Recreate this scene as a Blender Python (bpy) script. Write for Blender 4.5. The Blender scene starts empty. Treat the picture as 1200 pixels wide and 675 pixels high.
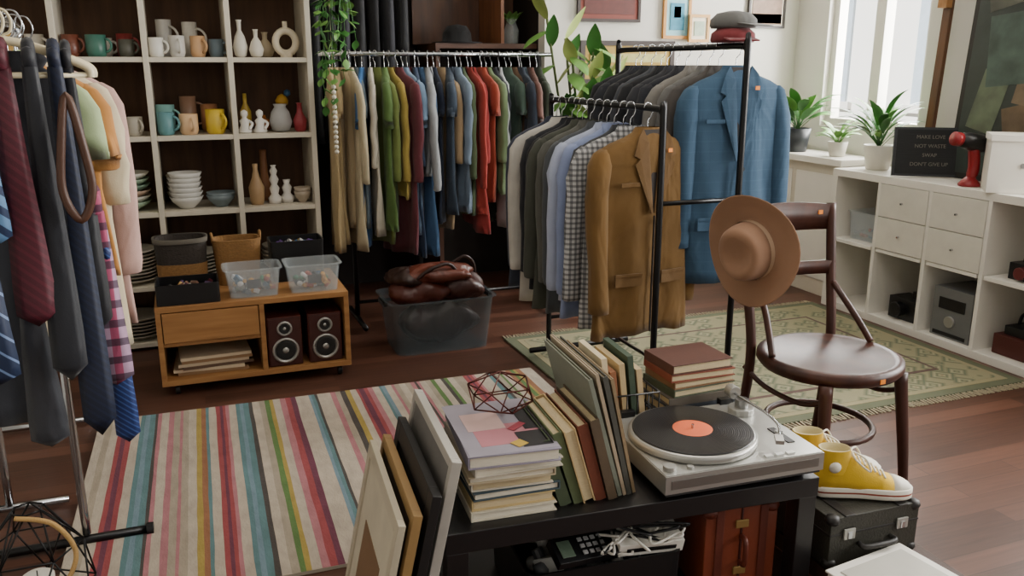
import bpy, math, random, bmesh
from mathutils import Vector, Matrix, Euler
random.seed(5)
PI=math.pi
def C(h):
    h=h.lstrip('#'); o=[]
    for i in (0,2,4):
        c=int(h[i:i+2],16)/255; o.append(c/12.92 if c<=.04045 else ((c+.055)/1.055)**2.4)
    return o
MC={}
def _new(n):
    m=bpy.data.materials.new(n); m.use_nodes=True
    return m,m.node_tree,m.node_tree.nodes['Principled BSDF']
def mixc(nt,fac,a,b,mode='MIX'):
    n=nt.nodes.new('ShaderNodeMix'); n.data_type='RGBA'; n.blend_type=mode
    for s,v in ((n.inputs[0],fac),(n.inputs[6],a),(n.inputs[7],b)):
        if isinstance(v,bpy.types.NodeSocket): nt.links.new(v,s)
        elif isinstance(v,(int,float)): s.default_value=v
        else: s.default_value=(*v,1)
    return n.outputs[2]
def coords(nt,scale=(1,1,1),rot=(0,0,0)):
    t=nt.nodes.new('ShaderNodeTexCoord'); mp=nt.nodes.new('ShaderNodeMapping')
    mp.inputs['Scale'].default_value=scale; mp.inputs['Rotation'].default_value=rot
    nt.links.new(t.outputs['Object'],mp.inputs[0]); return mp.outputs[0]
def noise(nt,co,scale,detail=3,dist=0):
    n=nt.nodes.new('ShaderNodeTexNoise'); n.inputs['Scale'].default_value=scale; n.inputs['Detail'].default_value=detail; n.inputs['Distortion'].default_value=dist
    nt.links.new(co,n.inputs['Vector']); return n.outputs[0]
def bump(nt,b,h,st=.3,dist=.01,prev=None):
    n=nt.nodes.new('ShaderNodeBump'); n.inputs['Strength'].default_value=st; n.inputs['Distance'].default_value=dist
    nt.links.new(h,n.inputs['Height']); 
    if prev is not None: nt.links.new(prev,n.inputs['Normal'])
    nt.links.new(n.outputs[0],b.inputs['Normal']); return n.outputs[0]
def folds(nt,b,prev,amt=.5):
    bump(nt,b,noise(nt,coords(nt,(1.3,1.3,.65),(0,.25,.1)),6.5,2,.7),amt,.03,prev)
def M(h,rough=.6,metal=0,var=.12,scale=12,bmp=.15,bs=150,st=(1,1,1),alpha=1,sheen=0,coat=0,fold=0):
    key=(h,rough,metal,var,scale,bmp,bs,st,alpha,sheen,coat,fold)
    if key in MC: return MC[key]
    m,nt,b=_new('mat_'+h.strip('#')); c=C(h)
    b.inputs['Roughness'].default_value=rough; b.inputs['Metallic'].default_value=metal
    b.inputs['Alpha'].default_value=alpha; b.inputs['Sheen Weight'].default_value=sheen
    b.inputs['Coat Weight'].default_value=coat
    co=coords(nt,st); n=noise(nt,co,scale)
    nt.links.new(mixc(nt,n,[x*(1-var) for x in c],[min(1,x*(1+var)) for x in c]),b.inputs['Base Color'])
    p=None
    if bmp>0: p=bump(nt,b,noise(nt,co,bs),bmp,.003)
    if fold: folds(nt,b,p,fold)
    MC[key]=m; return m
def fab(h,**k):
    k.setdefault('rough',.92); k.setdefault('sheen',.08); k.setdefault('var',.2); k.setdefault('bs',300); k.setdefault('fold',.5); return M(h,**k)
def math1(nt,op,a,b=None):
    n=nt.nodes.new('ShaderNodeMath'); n.operation=op
    for i,v in enumerate((a,b)):
        if v is None: continue
        if isinstance(v,bpy.types.NodeSocket): nt.links.new(v,n.inputs[i])
        else: n.inputs[i].default_value=v
    return n.outputs[0]
def stripes(nt,co,ax,freq,duty):
    s=nt.nodes.new('ShaderNodeSeparateXYZ'); nt.links.new(co,s.inputs[0])
    return math1(nt,'LESS_THAN',math1(nt,'FRACT',math1(nt,'MULTIPLY',s.outputs[ax],freq)),duty)
def plaid(name,base,c2,c3,f=20,duty=.3,rot=(0,0,0),amt=.6):
    m,nt,b=_new(name); b.inputs['Roughness'].default_value=.88
    co=coords(nt,(1,1,1),rot)
    a=stripes(nt,co,0,f,duty); d=stripes(nt,co,2,f,duty)
    x=mixc(nt,math1(nt,'MULTIPLY',a,amt),C(base),C(c2)); x=mixc(nt,math1(nt,'MULTIPLY',d,amt),x,C(c3))
    nt.links.new(x,b.inputs['Base Color']); folds(nt,b,bump(nt,b,noise(nt,co,300),.15,.003)); return m
def diag(name,base,c2,f=30,duty=.35,ang=.8):
    m,nt,b=_new(name); b.inputs['Roughness'].default_value=.6
    co=coords(nt,(1,1,1),(0,ang,0)); a=stripes(nt,co,0,f,duty)
    nt.links.new(mixc(nt,a,C(base),C(c2)),b.inputs['Base Color']); bump(nt,b,noise(nt,co,300),.1,.003); return m
def wood(name,c1,c2,st=(1,12,12),scale=3,rough=.5,coat=0,spec=.5):
    m,nt,b=_new(name); b.inputs['Roughness'].default_value=rough; b.inputs['Coat Weight'].default_value=coat; b.inputs['Specular IOR Level'].default_value=spec
    co=coords(nt,st); n=noise(nt,co,scale,6)
    r=nt.nodes.new('ShaderNodeValToRGB'); r.color_ramp.elements[0].position=.3; r.color_ramp.elements[1].position=.7
    r.color_ramp.elements[0].color=(*C(c1),1); r.color_ramp.elements[1].color=(*C(c2),1)
    nt.links.new(n,r.inputs[0]); nt.links.new(r.outputs[0],b.inputs['Base Color']); bump(nt,b,n,.1,.003); return m
def sm(pts,n=6,closed=False):
    P=[Vector(p) for p in pts]; out=[]; N=len(P)
    for i in range(N if closed else N-1):
        if closed: a,b,c,d=P[i-1],P[i],P[(i+1)%N],P[(i+2)%N]
        else: a=P[max(i-1,0)];b=P[i];c=P[i+1];d=P[min(i+2,N-1)]
        for k in range(n):
            t=k/n; out.append(.5*((2*b)+(c-a)*t+(2*a-5*b+4*c-d)*t*t+(3*b-a-3*c+d)*t**3))
    if not closed: out.append(P[-1])
    return out
def pw(v,e): return math.copysign(abs(v)**e,v)
def ring(cx,cy,z,hw,ht,n=28,amp=0,fr=30,ph=0,e=.8):
    o=[]
    for i in range(n):
        a=2*PI*i/n; x=hw*pw(math.cos(a),e); o.append((cx+x,cy+ht*pw(math.sin(a),e)+amp*(math.sin(fr*x+ph+z*3)+.45*math.sin(2.4*fr*x-ph+z*11)),z))
    return o
class B:
    def __init__(s,name): s.name=name;s.v=[];s.f=[];s.m=[];s.s=[];s.mats=[]
    def add(s,vs,fs,m,smooth=False,T=None):
        o=len(s.v)
        s.v+=[tuple(T@Vector(v)) for v in vs] if T is not None else [tuple(v) for v in vs]
        if m not in s.mats: s.mats.append(m)
        k=s.mats.index(m)
        for f in fs: s.f.append([o+i for i in f]); s.m.append(k); s.s.append(smooth)
    def merge(s,b,T):
        o=len(s.v); s.v+=[tuple(T@Vector(v)) for v in b.v]; mp=[]
        for m in b.mats:
            if m not in s.mats: s.mats.append(m)
            mp.append(s.mats.index(m))
        for f,m,q in zip(b.f,b.m,b.s): s.f.append([o+i for i in f]); s.m.append(mp[m]); s.s.append(q)
    def box(s,c,d,m,rot=(0,0,0),T=None):
        x,y,z=[q/2 for q in d]
        vs=[(a*x,b*y,e*z) for a in(-1,1) for b in(-1,1) for e in(-1,1)]
        X=Matrix.Translation(c)@Euler(rot).to_matrix().to_4x4()
        if T is not None: X=T@X
        s.add(vs,[(0,1,3,2),(4,6,7,5),(0,4,5,1),(2,3,7,6),(0,2,6,4),(1,5,7,3)],m,False,X)
    def bb(s,x0,x1,y0,y1,z0,z1,m): s.box(((x0+x1)/2,(y0+y1)/2,(z0+z1)/2),(x1-x0,y1-y0,z1-z0),m)
    def loft(s,rings,m,c0=True,c1=True,smooth=True,T=None):
        n=len(rings[0]); vs=[p for r in rings for p in r]; fs=[]
        for j in range(len(rings)-1):
            for i in range(n):
                k=(i+1)%n; fs.append((j*n+i,j*n+k,(j+1)*n+k,(j+1)*n+i))
        if c0: fs.append(tuple(range(n))[::-1])
        if c1: fs.append(tuple((len(rings)-1)*n+i for i in range(n)))
        s.add(vs,fs,m,smooth,T)
    def lathe(s,prof,m,loc=(0,0,0),seg=24,rot=(0,0,0),sc=(1,1,1),smooth=True,caps=True):
        T=Matrix.Translation(loc)@Euler(rot).to_matrix().to_4x4()@Matrix.Diagonal((*sc,1))
        rs=[[(r*math.cos(2*PI*i/seg),r*math.sin(2*PI*i/seg),z) for i in range(seg)] for r,z in prof]
        s.loft(rs,m,caps,caps,smooth,T)
    def cyl(s,c,r,h,m,rot=(0,0,0),seg=20):
        s.lathe([(r*.97,-h/2),(r,-h/2+min(.002,h/5)),(r,h/2-min(.002,h/5)),(r*.97,h/2)],m,c,seg,rot,smooth=False)
    def tube(s,pts,r,m,seg=8,closed=False):
        P=[Vector(p) for p in pts]; N=len(P); rs=[]; up=None
        for i in range(N):
            t=(P[(i+1)%N]-P[i-1]) if closed else P[min(i+1,N-1)]-P[max(i-1,0)]
            t.normalize()
            if up is None: up=Vector((0,0,1)) if abs(t.z)<.9 else Vector((0,1,0))
            up=(up-t*up.dot(t)).normalized(); w=t.cross(up)
            rr=r[min(i,len(r)-1)] if isinstance(r,(list,tuple)) else r
            rs.append([tuple(P[i]+w*(rr*math.cos(2*PI*k/seg))+up*(rr*math.sin(2*PI*k/seg))) for k in range(seg)])
        if closed: rs.append(rs[0]); s.loft(rs,m,False,False)
        else: s.loft(rs,m)
    def leaf(s,base,az,el,L,w,m,droop=1.0,n=7):
        p=Vector(base); vs=[]; e=el
        for i in range(n+1):
            t=i/n; ww=w*abs(math.sin(PI*min(1,(t*.93+.05))))**.8*(1-.3*t)
            side=Vector((-math.sin(az),math.cos(az),0))
            d=Vector((math.cos(az)*math.cos(e),math.sin(az)*math.cos(e),math.sin(e)))
            nn=d.cross(side)
            vs+= [tuple(p+side*ww/2-nn*ww*.15),tuple(p),tuple(p-side*ww/2-nn*ww*.15)]
            p=p+d*L/n; e-=droop/n
        fs=[]
        for i in range(n):
            a=i*3; fs+=[(a,a+1,a+4,a+3),(a+1,a+2,a+5,a+4)]
        s.add(vs,fs,m,True)
    def done(s,loc=(0,0,0),rot=(0,0,0),bevel=0,sc=1):
        me=bpy.data.meshes.new(s.name); me.from_pydata([(v[0]*sc,v[1]*sc,v[2]*sc) for v in s.v],[],s.f); me.update()
        for m in s.mats: me.materials.append(m)
        me.polygons.foreach_set('material_index',s.m); me.polygons.foreach_set('use_smooth',s.s)
        o=bpy.data.objects.new(s.name,me); bpy.context.scene.collection.objects.link(o)
        o.location=loc; o.rotation_euler=rot
        if bevel:
            q=o.modifiers.new('bv','BEVEL'); q.width=bevel; q.segments=2; q.limit_method='ANGLE'; q.angle_limit=1.0
        return o

# ---------------- materials
WHITE=M('#e4e0d6',.5,var=.04,bmp=.03); CREAM=M('#cdc5b3',.55,var=.06,bmp=.03)
BLK=M('#0d0d0f',.4,var=.1,bmp=.03); BLKM=M('#0b0b0d',.35,metal=.3,var=.05,bmp=0)
CHR=M('#b9bcc0',.18,metal=1,var=.03,bmp=0); SILV=M('#aaa9a4',.36,metal=.7,var=.05,bmp=.02)
PAGE=M('#cdbb95',.85,var=.2,scale=60,bmp=.4,bs=200,st=(1,1,20)); PAGEW=M('#ddd4c0',.85,var=.14,scale=60,bmp=.4,bs=200,st=(1,1,20))
OAK=wood('oak','#8f6134','#a97b48',rough=.6); DW=wood('dark_bentwood','#2a140e','#48271c',(6,6,1),3,.42,0,.4); TERR=M('#b5603c',.8)
GRN=M('#3a7030',.45,var=.4,scale=8,bmp=.05); GRN2=M('#6b9a4a',.45,var=.3,scale=8,bmp=.05); YGR=M('#a5b566',.45,var=.3,scale=8,bmp=.05)
SOIL=M('#2a1c14',.95); TAG=M('#f08a1c',.6,bmp=0)
CLEAR=M('#cfd8dc',.12,var=.02,bmp=0,alpha=.25); GLASS=M('#dfe8ea',.08,var=.02,bmp=0,alpha=.25)
# ---------------- room
def floor_mat():
    m,nt,b=_new('dark_plank_floor')
    co=coords(nt)
    k=nt.nodes.new('ShaderNodeTexBrick'); k.offset=.37; k.inputs['Scale'].default_value=1
    k.inputs['Brick Width'].default_value=.9; k.inputs['Row Height'].default_value=.085; k.inputs['Mortar Size'].default_value=.0014
    k.inputs['Color1'].default_value=(*C('#664436'),1); k.inputs['Color2'].default_value=(*C('#2a1912'),1); k.inputs['Mortar'].default_value=(.006,.004,.003,1)
    nt.links.new(co,k.inputs['Vector'])
    n=noise(nt,coords(nt,(1.5,22,1)),3,5)
    x=mixc(nt,n,C('#22130d'),C('#744c3b')); nt.links.new(mixc(nt,.4,k.outputs[0],x),b.inputs['Base Color'])
    b.inputs['Roughness'].default_value=.42; b.inputs['Specular IOR Level'].default_value=.4; bump(nt,b,n,.08,.003); return m
w=B('floor'); w.bb(-1.35,4.1,-2.5,5.7,-.1,0,floor_mat()); w.done()
w=B('ceiling'); w.bb(-1.35,4.1,-2.5,5.7,2.9,3.0,M('#e6e2da',.9,var=.02,bmp=.02)); w.done()
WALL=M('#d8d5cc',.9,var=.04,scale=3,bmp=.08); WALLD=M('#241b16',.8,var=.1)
w=B('wall_left'); w.bb(-1.45,-1.35,-2.5,5.7,0,2.9,WALL); w.done()
w=B('wall_back'); w.bb(-1.35,.70,4.92,5.02,0,2.9,WALL); w.bb(2.10,4.1,4.92,5.02,0,2.9,WALL); w.bb(.7,2.1,4.92,5.02,2.45,2.9,WALL)
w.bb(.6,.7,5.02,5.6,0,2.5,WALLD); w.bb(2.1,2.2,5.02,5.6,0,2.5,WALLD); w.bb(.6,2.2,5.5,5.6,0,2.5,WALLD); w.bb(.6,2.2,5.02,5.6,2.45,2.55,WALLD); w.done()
wins=[(3.80,4.62,1.02,2.5),(1.4,2.5,.95,2.5),(-.6,.8,.95,2.5)]  # first is the visible window; the other two are unseen, added for light
w=B('wall_right'); prev=5.7
for q0,q1,z0,z1 in wins:
    w.bb(3.95,4.1,q1,prev,0,2.9,WALL); w.bb(3.95,4.1,q0,q1,0,z0,WALL); w.bb(3.95,4.1,q0,q1,z1,2.9,WALL); prev=q0
w.bb(3.95,4.1,-2.5,prev,0,2.9,WALL); w.done()
for i,(q0,q1,z0,z1) in enumerate(wins):
    w=B('window_%d'%(i+1)); t=.05
    w.bb(3.99,4.05,q0,q0+t,z0,z1,WHITE); w.bb(3.99,4.05,q1-t,q1,z0,z1,WHITE); w.bb(3.99,4.05,q0+t,q1-t,z0,z0+t,WHITE); w.bb(3.99,4.05,q0+t,q1-t,z1-t,z1,WHITE)
    mq=(q0+q1)/2; w.bb(3.985,4.055,mq-.04,mq+.04,z0+t,z1-t,WHITE); w.bb(4.0,4.04,q0+t,q1-t,z1-.55,z1-.51,WHITE)
    w.done()
w=B('baseboard_back'); w.bb(2.11,3.93,4.9,4.918,0,.1,WHITE); w.done()
w=B('neighbouring_building'); FC=M('#efece4',.9,var=.05,scale=2)
w.bb(9,9.5,-3,14,-3,7,FC)
for i in range(6):
    for j in range(3):
        w.bb(8.96,9.02,-1+i*2.2,.0+i*2.2,-1.5+j*2.4,.1+j*2.4,M('#b4c0c8',.3,bmp=0)); w.bb(8.93,9.03,-1.1+i*2.2,.1+i*2.2,-1.6+j*2.4,-1.5+j*2.4,WHITE)
w.done()

# ---------------- shelving unit
SB=wood('shelf_back','#4c3424','#684a32',(8,8,1),rough=.7)
b=B('shelving_unit'); divs=[-.88,-.50,-.12,.26,.64]; rows=[.04,.33,.70,1.07,1.44,1.81,2.18]
for d in divs: b.bb(d-.013,d+.013,4.50,4.885,0,2.2,CREAM)
for i in range(4):
    for z in rows: b.bb(divs[i]+.013,divs[i+1]-.013,4.505,4.88,z-.024,z,CREAM)
b.bb(-.87,.63,4.885,4.9,0,2.2,SB); b.done(bevel=.0015)
def mug(x,y,z,r,h,c,ang=0):
    b=B('coffee_mug'); m=M(c,.4,var=.15,bmp=.04,coat=.05)
    b.lathe([(r*.75,0),(r*.85,.003),(r,.02),(r,h),(r*.92,h),(r*.9,.015),(r*.3,.012)],m)
    b.tube([(r*.95+math.cos(-PI/2+PI*k/8)*h*.3,0,h*.52+math.sin(-PI/2+PI*k/8)*h*.3) for k in range(9)],.006,m)
    return b.done((x,y,z+.0005),(0,0,ang))
def pot(name,x,y,z,prof,c):
    b=B(name); b.lathe(prof,M(c,.45,var=.15,bmp=.05)); return b.done((x,y,z+.0005))
A=-.5
for x,y,c,h,r in [(-.44,4.60,'#6b3a2a',.10,.04),(-.33,4.58,'#3a6a5c',.10,.045),(-.21,4.70,'#8b3030',.11,.038),(-.31,4.74,'#e0ddd5',.09,.042),(-.2,4.57,'#4a4a40',.08,.035)]: mug(x,y,1.44,r,h,c,A+random.uniform(-.5,.3))
for x,y,c,h in [(-.07,4.58,'#dcdad2',.09),(.025,4.58,'#c9c6bf',.10),(.12,4.60,'#c79d72',.10),(.205,4.585,'#5d6d75',.085),(-.03,4.74,'#b8b5ae',.18),(.09,4.74,'#d8d3c8',.17)]: mug(x,y,1.44,.036,h,c,A+random.uniform(-.9,.1))
VS=[(.02,0),(.035,.01),(.045,.05),(.03,.1),(.012,.13),(.014,.17),(.018,.18)]
pot('ceramic_vase',.32,4.62,1.44,[(r*.8,z) for r,z in VS],'#e3ded2'); pot('ceramic_vase',.395,4.6,1.44,[(r*.8,z*.75) for r,z in VS],'#ded8ca'); pot('ceramic_vase',.45,4.72,1.44,[(r,z*.7) for r,z in VS],'#bfae8f')
b=B('ring_vase'); m=M('#d9cdb4',.6)
b.tube([(.05*math.cos(a*PI/10),0,.075+.055*math.sin(a*PI/10)) for a in range(20)],.018,m,10,True); b.cyl((0,0,.155),.012,.04,m); b.cyl((0,0,.008),.03,.016,m); b.done((.54,4.6,1.4405))
for x,y,c,h,r in [(-.44,4.58,'#a07d4b',.11,.038),(-.30,4.58,'#cfc4ae',.13,.042),(-.2,4.58,'#b8b2a4',.09,.036),(-.06,4.72,'#7fb0ab',.14,.045),(-.06,4.57,'#5e8f94',.11,.04),(.045,4.57,'#d9b48a',.10,.044),(.15,4.73,'#a87450',.14,.042),(.17,4.57,'#c8aa30',.12,.046),(.05,4.73,'#8a6a55',.18,.04)]:
    mug(x,y,1.07,r,h,c,A+random.uniform(-.8,.5))
b=B('stacked_glass_tumblers'); 
for k in range(3): b.lathe([(.028,k*.035),(.036,k*.035+.09),(.033,k*.035+.09),(.026,k*.035+.01)],M('#c9b08a',.2,var=.1,bmp=0))
b.done((-.29,4.75,1.0705))
pot('round_vase',.49,4.6,1.07,[(.02,0),(.045,.01),(.058,.05),(.045,.10),(.028,.125),(.035,.14)],'#a9a8a6')
pot('small_red_vase',.585,4.58,1.07,[(.02,0),(.03,.01),(.035,.06),(.015,.10),(.012,.14),(.018,.145)],'#8d2c33')
for x,c in [(.31,'#e6e3dc'),(.385,'#e8e5df')]:
    b=B('ceramic_figurine'); m=M(c,.4,bmp=.02); b.lathe([(.03,0),(.034,.01),(.02,.04),(.026,.06),(.01,.075),(.018,.09),(.017,.105),(.004,.115)],m); b.tube(sm([(.02,0,.06),(.035,-.02,.045),(.02,-.03,.02)]),.007,m); b.done((x,4.58,1.0705))
b=B('toy_bird_ornament'); b.lathe([(.012,0),(.03,.01),(.035,.03),(.02,.055),(.004,.065)],M('#c99a2e',.5)); b.lathe([(.004,0),(.018,.012),(.016,.03),(.003,.038)],M('#39648a',.5),(.03,0,.05)); b.cyl((0,0,-.06),.015,.12,M('#5d4a3a')); b.done((.52,4.77,1.1905))
pot('glass_bottle',.33,4.75,1.07,[(.02,0),(.028,.01),(.028,.1),(.01,.14),(.01,.19)],'#b79a3c'); pot('orange_pumpkin_ornament',.42,4.72,1.07,[(.01,0),(.04,.01),(.05,.03),(.04,.055),(.01,.06),(.006,.08)],'#b06a2c')
def bowls(name,x,y,z,r,n,c,dz=.02,bh=.06):
    b=B(name); 
    for k in range(n):
        m=M(c if isinstance(c,str) else c[k%len(c)],.4,var=.15,bmp=.02,coat=.05); o=k*dz; dx,dy=random.uniform(-.003,.003),random.uniform(-.003,.003)
        b.lathe([(r*.4,o),(r*.45,o+.004),(r*.85,o+bh*.6),(r,o+bh),(r*.96,o+bh),(r*.8,o+bh*.6),(r*.3,o+.01)],m,(dx,dy,0),seg=28)
    return b.done((x,y,z+.0005))
bowls('bowl_stack',.0,4.61,.70,.082,6,'#d9d7d0',.024); bowls('grey_bowl',.168,4.60,.70,.072,2,'#6f7c80',.015); bowls('dinnerware_stack',-.28,4.62,.70,.12,6,['#9db49a','#d8d4c6','#c2a58e','#7f9a86'],.028,.05); bowls('dinnerware_stack',-.02,4.79,.70,.07,4,'#b9a98f',.03)
pot('wooden_vase',.345,4.6,.70,[(.03,0),(.036,.02),(.04,.09),(.02,.14),(.012,.18),(.014,.21)],'#ab8c66'); pot('wooden_vase',.40,4.74,.70,[(.03,0),(.036,.02),(.03,.09),(.02,.14),(.018,.24),(.02,.27)],'#8b5e3c')
b=B('twisted_candle'); m=M('#dad5cc',.5); b.lathe([(.03,0),(.034,.03),(.018,.05),(.026,.08),(.014,.1),(.025,.125),(.013,.15),(.02,.17),(.01,.19),(.016,.2)],m); b.lathe([(.03,0),(.034,.03),(.018,.05),(.026,.08),(.014,.1),(.02,.12)],m,(.065,.02,0)); b.done((.435,4.6,.7005))
bowls('tan_bowl',.575,4.60,.70,.045,2,'#a99a86')
bowls('plate_stack',-.29,4.64,.33,.13,9,['#cdc6b6','#aaa290','#d6d0c2'],.018,.03); bowls('plate_stack',.02,4.66,.33,.12,7,'#bdb8aa',.018,.03); bowls('plate_stack',-.29,4.64,.04,.13,6,'#b5ae9e',.018,.03)
bowls('bowl_stack',.45,4.64,.33,.1,5,'#8d8578',.022)
bowls('plate_stack',-.69,4.64,.33,.13,7,'#b9b2a2',.018,.03); bowls('bowl_stack',-.69,4.64,.70,.1,5,'#a57a70',.022)
for x,c in [(-.79,'#7c3a2c'),(-.68,'#c9a15a'),(-.59,'#d5d0c4')]: mug(x,4.62,1.07,.04,.1,c,A); mug(x,4.62,1.44,.04,.1,c,A)

# ---------------- low cabinet with speakers
b=B('rolling_media_cabinet'); x0,x1,y0,y1=-.17,.65,3.78,4.28; ZT=.405
b.bb(x0,x1,y0,y1,ZT-.024,ZT,OAK); b.bb(x0,x1,y0,y1,.05,.074,OAK); b.bb(x0,x0+.022,y0,y1,.074,ZT-.024,OAK); b.bb(x1-.022,x1,y0,y1,.074,ZT-.024,OAK)
b.bb(.255,.277,y0,y1,.074,ZT-.024,OAK); b.bb(x0+.022,x1-.022,y1-.015,y1,.074,ZT-.024,M('#3a2414',.7)); b.bb(x0+.022,.255,y0+.01,y1-.02,.225,.242,OAK)
b.bb(x0+.026,.251,y0-.004,y0+.014,.246,ZT-.028,OAK); b.bb(x0+.03,.245,y0+.02,y1-.05,.25,ZT-.05,OAK)
for x in (x0+.06,x1-.05):
    for y in (y0+.04,y1-.05):
        b.cyl((x,y,.022),.022,.02,BLK,(PI/2,0,PI/2)); b.box((x,y,.045),(.03,.02,.012),CHR)
b.done(bevel=.002)
RW=wood('speaker_veneer','#3a130d','#5c2318',(10,10,1)); 
for x in (.36,.54):
    b=B('bookshelf_speaker'); b.box((0,.09,.115),(.15,.18,.23),RW); b.box((0,-.003,.115),(.142,.008,.222),M('#3c1610',.5))
    for z,r in ((.075,.052),(.178,.027)):
        b.lathe([(r+.008,0),(r+.008,.006),(r,.009),(r*.92,.003),(r*.4,-.008 if r>.04 else 0),(r*.3,.004),(r*.1,.008)],SILV,(0,-.007,z),24,(PI/2,0,0))
        b.lathe([(r*.86,0),(r*.8,.004),(r*.42,.001)],M('#151515',.6),(0,-.0105,z),24,(PI/2,0,0))
    b.done((x,3.81,.0745),bevel=.002)
def book(b,c,s,cov,pg=PAGE,spine='-x',rot=0,th=.003):
    T=Matrix.Translation(c)@Matrix.Rotation(rot,4,'Z'); w,d,h=s
    b.box((0,0,h/2-th/2),(w,d,th),cov,T=T); b.box((0,0,-h/2+th/2),(w,d,th),cov,T=T)
    dx=(-w/2+th/2 if spine=='-x' else w/2-th/2 if spine=='+x' else 0); dy=(-d/2+th/2 if spine=='-y' else d/2-th/2 if spine=='+y' else 0)
    if dx: b.box((dx,0,0),(th,d,h-2*th),cov,T=T)
    else: b.box((0,dy,0),(w,th,h-2*th),cov,T=T)
    b.box((0,0,0),(w-.01,d-.01,h-2*th),pg,T=T)
b=B('magazine_pile'); z=0
for k in range(6):
    book(b,(random.uniform(-.02,.02),0,z+.007),(.3,.22,.013),M(['#8a6a4a','#c9b79a','#5c4636','#b8a58a'][k%4],.7),PAGE,'-y',random.uniform(-.1,.1)); z+=.0135
b.done((.05,3.94,.0745))
def openbox(b,w,d,h,t,m,taper=1.0,e=.25,lip=0):
    n=32
    def rr(s,z,dd=0): return ring(0,0,z,w/2*s-dd,d/2*s-dd,n,e=e)
    b.loft([rr(taper,0),rr(1,h),rr(1,h,-lip),rr(1,h+.004,-lip),rr(1,h+.004,t),rr(taper,t,t)],m,True,True,False)
def junk(b,w,d,z,n,cols,s=.03):
    for k in range(n):
        c=(random.uniform(-w/2,w/2),random.uniform(-d/2,d/2),z+random.uniform(0,s*.8)); m=M(random.choice(cols),.5)
        t=random.random()
        if t<.4: b.box(c,(random.uniform(.4,1.4)*s,random.uniform(.4,1.4)*s,random.uniform(.3,.8)*s),m,(random.random(),random.random(),random.random()*3))
        elif t<.7: b.cyl(c,s*.3,s*1.2,m,(random.random()*3,random.random()*3,0),12)
        else: b.lathe([(s*.1,-s*.4),(s*.4,-s*.2),(s*.45,0),(s*.4,s*.2),(s*.1,s*.4)],m,c,12)
ZC=ZT+.0005
b=B('black_open_box'); openbox(b,.26,.18,.085,.006,BLK,1,.12); junk(b,.2,.13,.045,45,['#5a1c2a','#a9803a','#2c2c2c','#6a4a3a','#909088','#3a1c4a'],.026); b.done((-.03,3.89,ZC))
CB=['#d8a04a','#2a5878','#d8d8d8','#a03a2a','#2c3a4a','#3a7a5a','#8a8a8a']
for x,y in ((.245,3.90),(.51,3.90)):
    b=B('clear_storage_bin'); openbox(b,.235,.18,.125,.004,CLEAR,.88,.25,.01); junk(b,.15,.1,.02,40,CB,.03); junk(b,.15,.1,.05,14,CB,.03); b.box((0,-.075,.06),(.06,.002,.04),M('#222c3a',.5)); b.done((x,y,ZC))
WK=M('#332c26',.8,var=.3,scale=60,bmp=.9,bs=90,st=(1,1,2)); RT=M('#8a6436',.75,var=.4,scale=70,bmp=.9,bs=90,st=(1,1,2.5))
b=B('dark_wicker_basket'); openbox(b,.23,.17,.23,.01,WK,.88,.7); b.loft([ring(0,0,.215,.119,.089,32,e=.7),ring(0,0,.236,.121,.091,32,e=.7),ring(0,0,.236,.112,.083,32,e=.7)],M('#5a544a',.8),False,False); b.loft([ring(0,0,.0,.105,.078,32,e=.7),ring(0,0,.12,.112,.083,32,e=.7)],RT,False,False); b.done((-.045,4.14,ZC))
b=B('rattan_basket'); openbox(b,.22,.16,.21,.01,RT,.85,.6)
for sx in (-1,1): b.tube(sm([(sx*.105,-.03,.20),(sx*.108,-.02,.235),(sx*.108,.02,.235),(sx*.105,.03,.20)]),.006,RT)
b.done((.20,4.14,ZC))
b=B('black_crate'); openbox(b,.25,.17,.19,.006,BLK,.95,.15); junk(b,.19,.12,.15,60,['#5a3a7a','#903a2a','#2c5a8a','#1c1c1c','#907a3a','#888888'],.03); b.done((.47,4.14,ZC))

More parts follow.
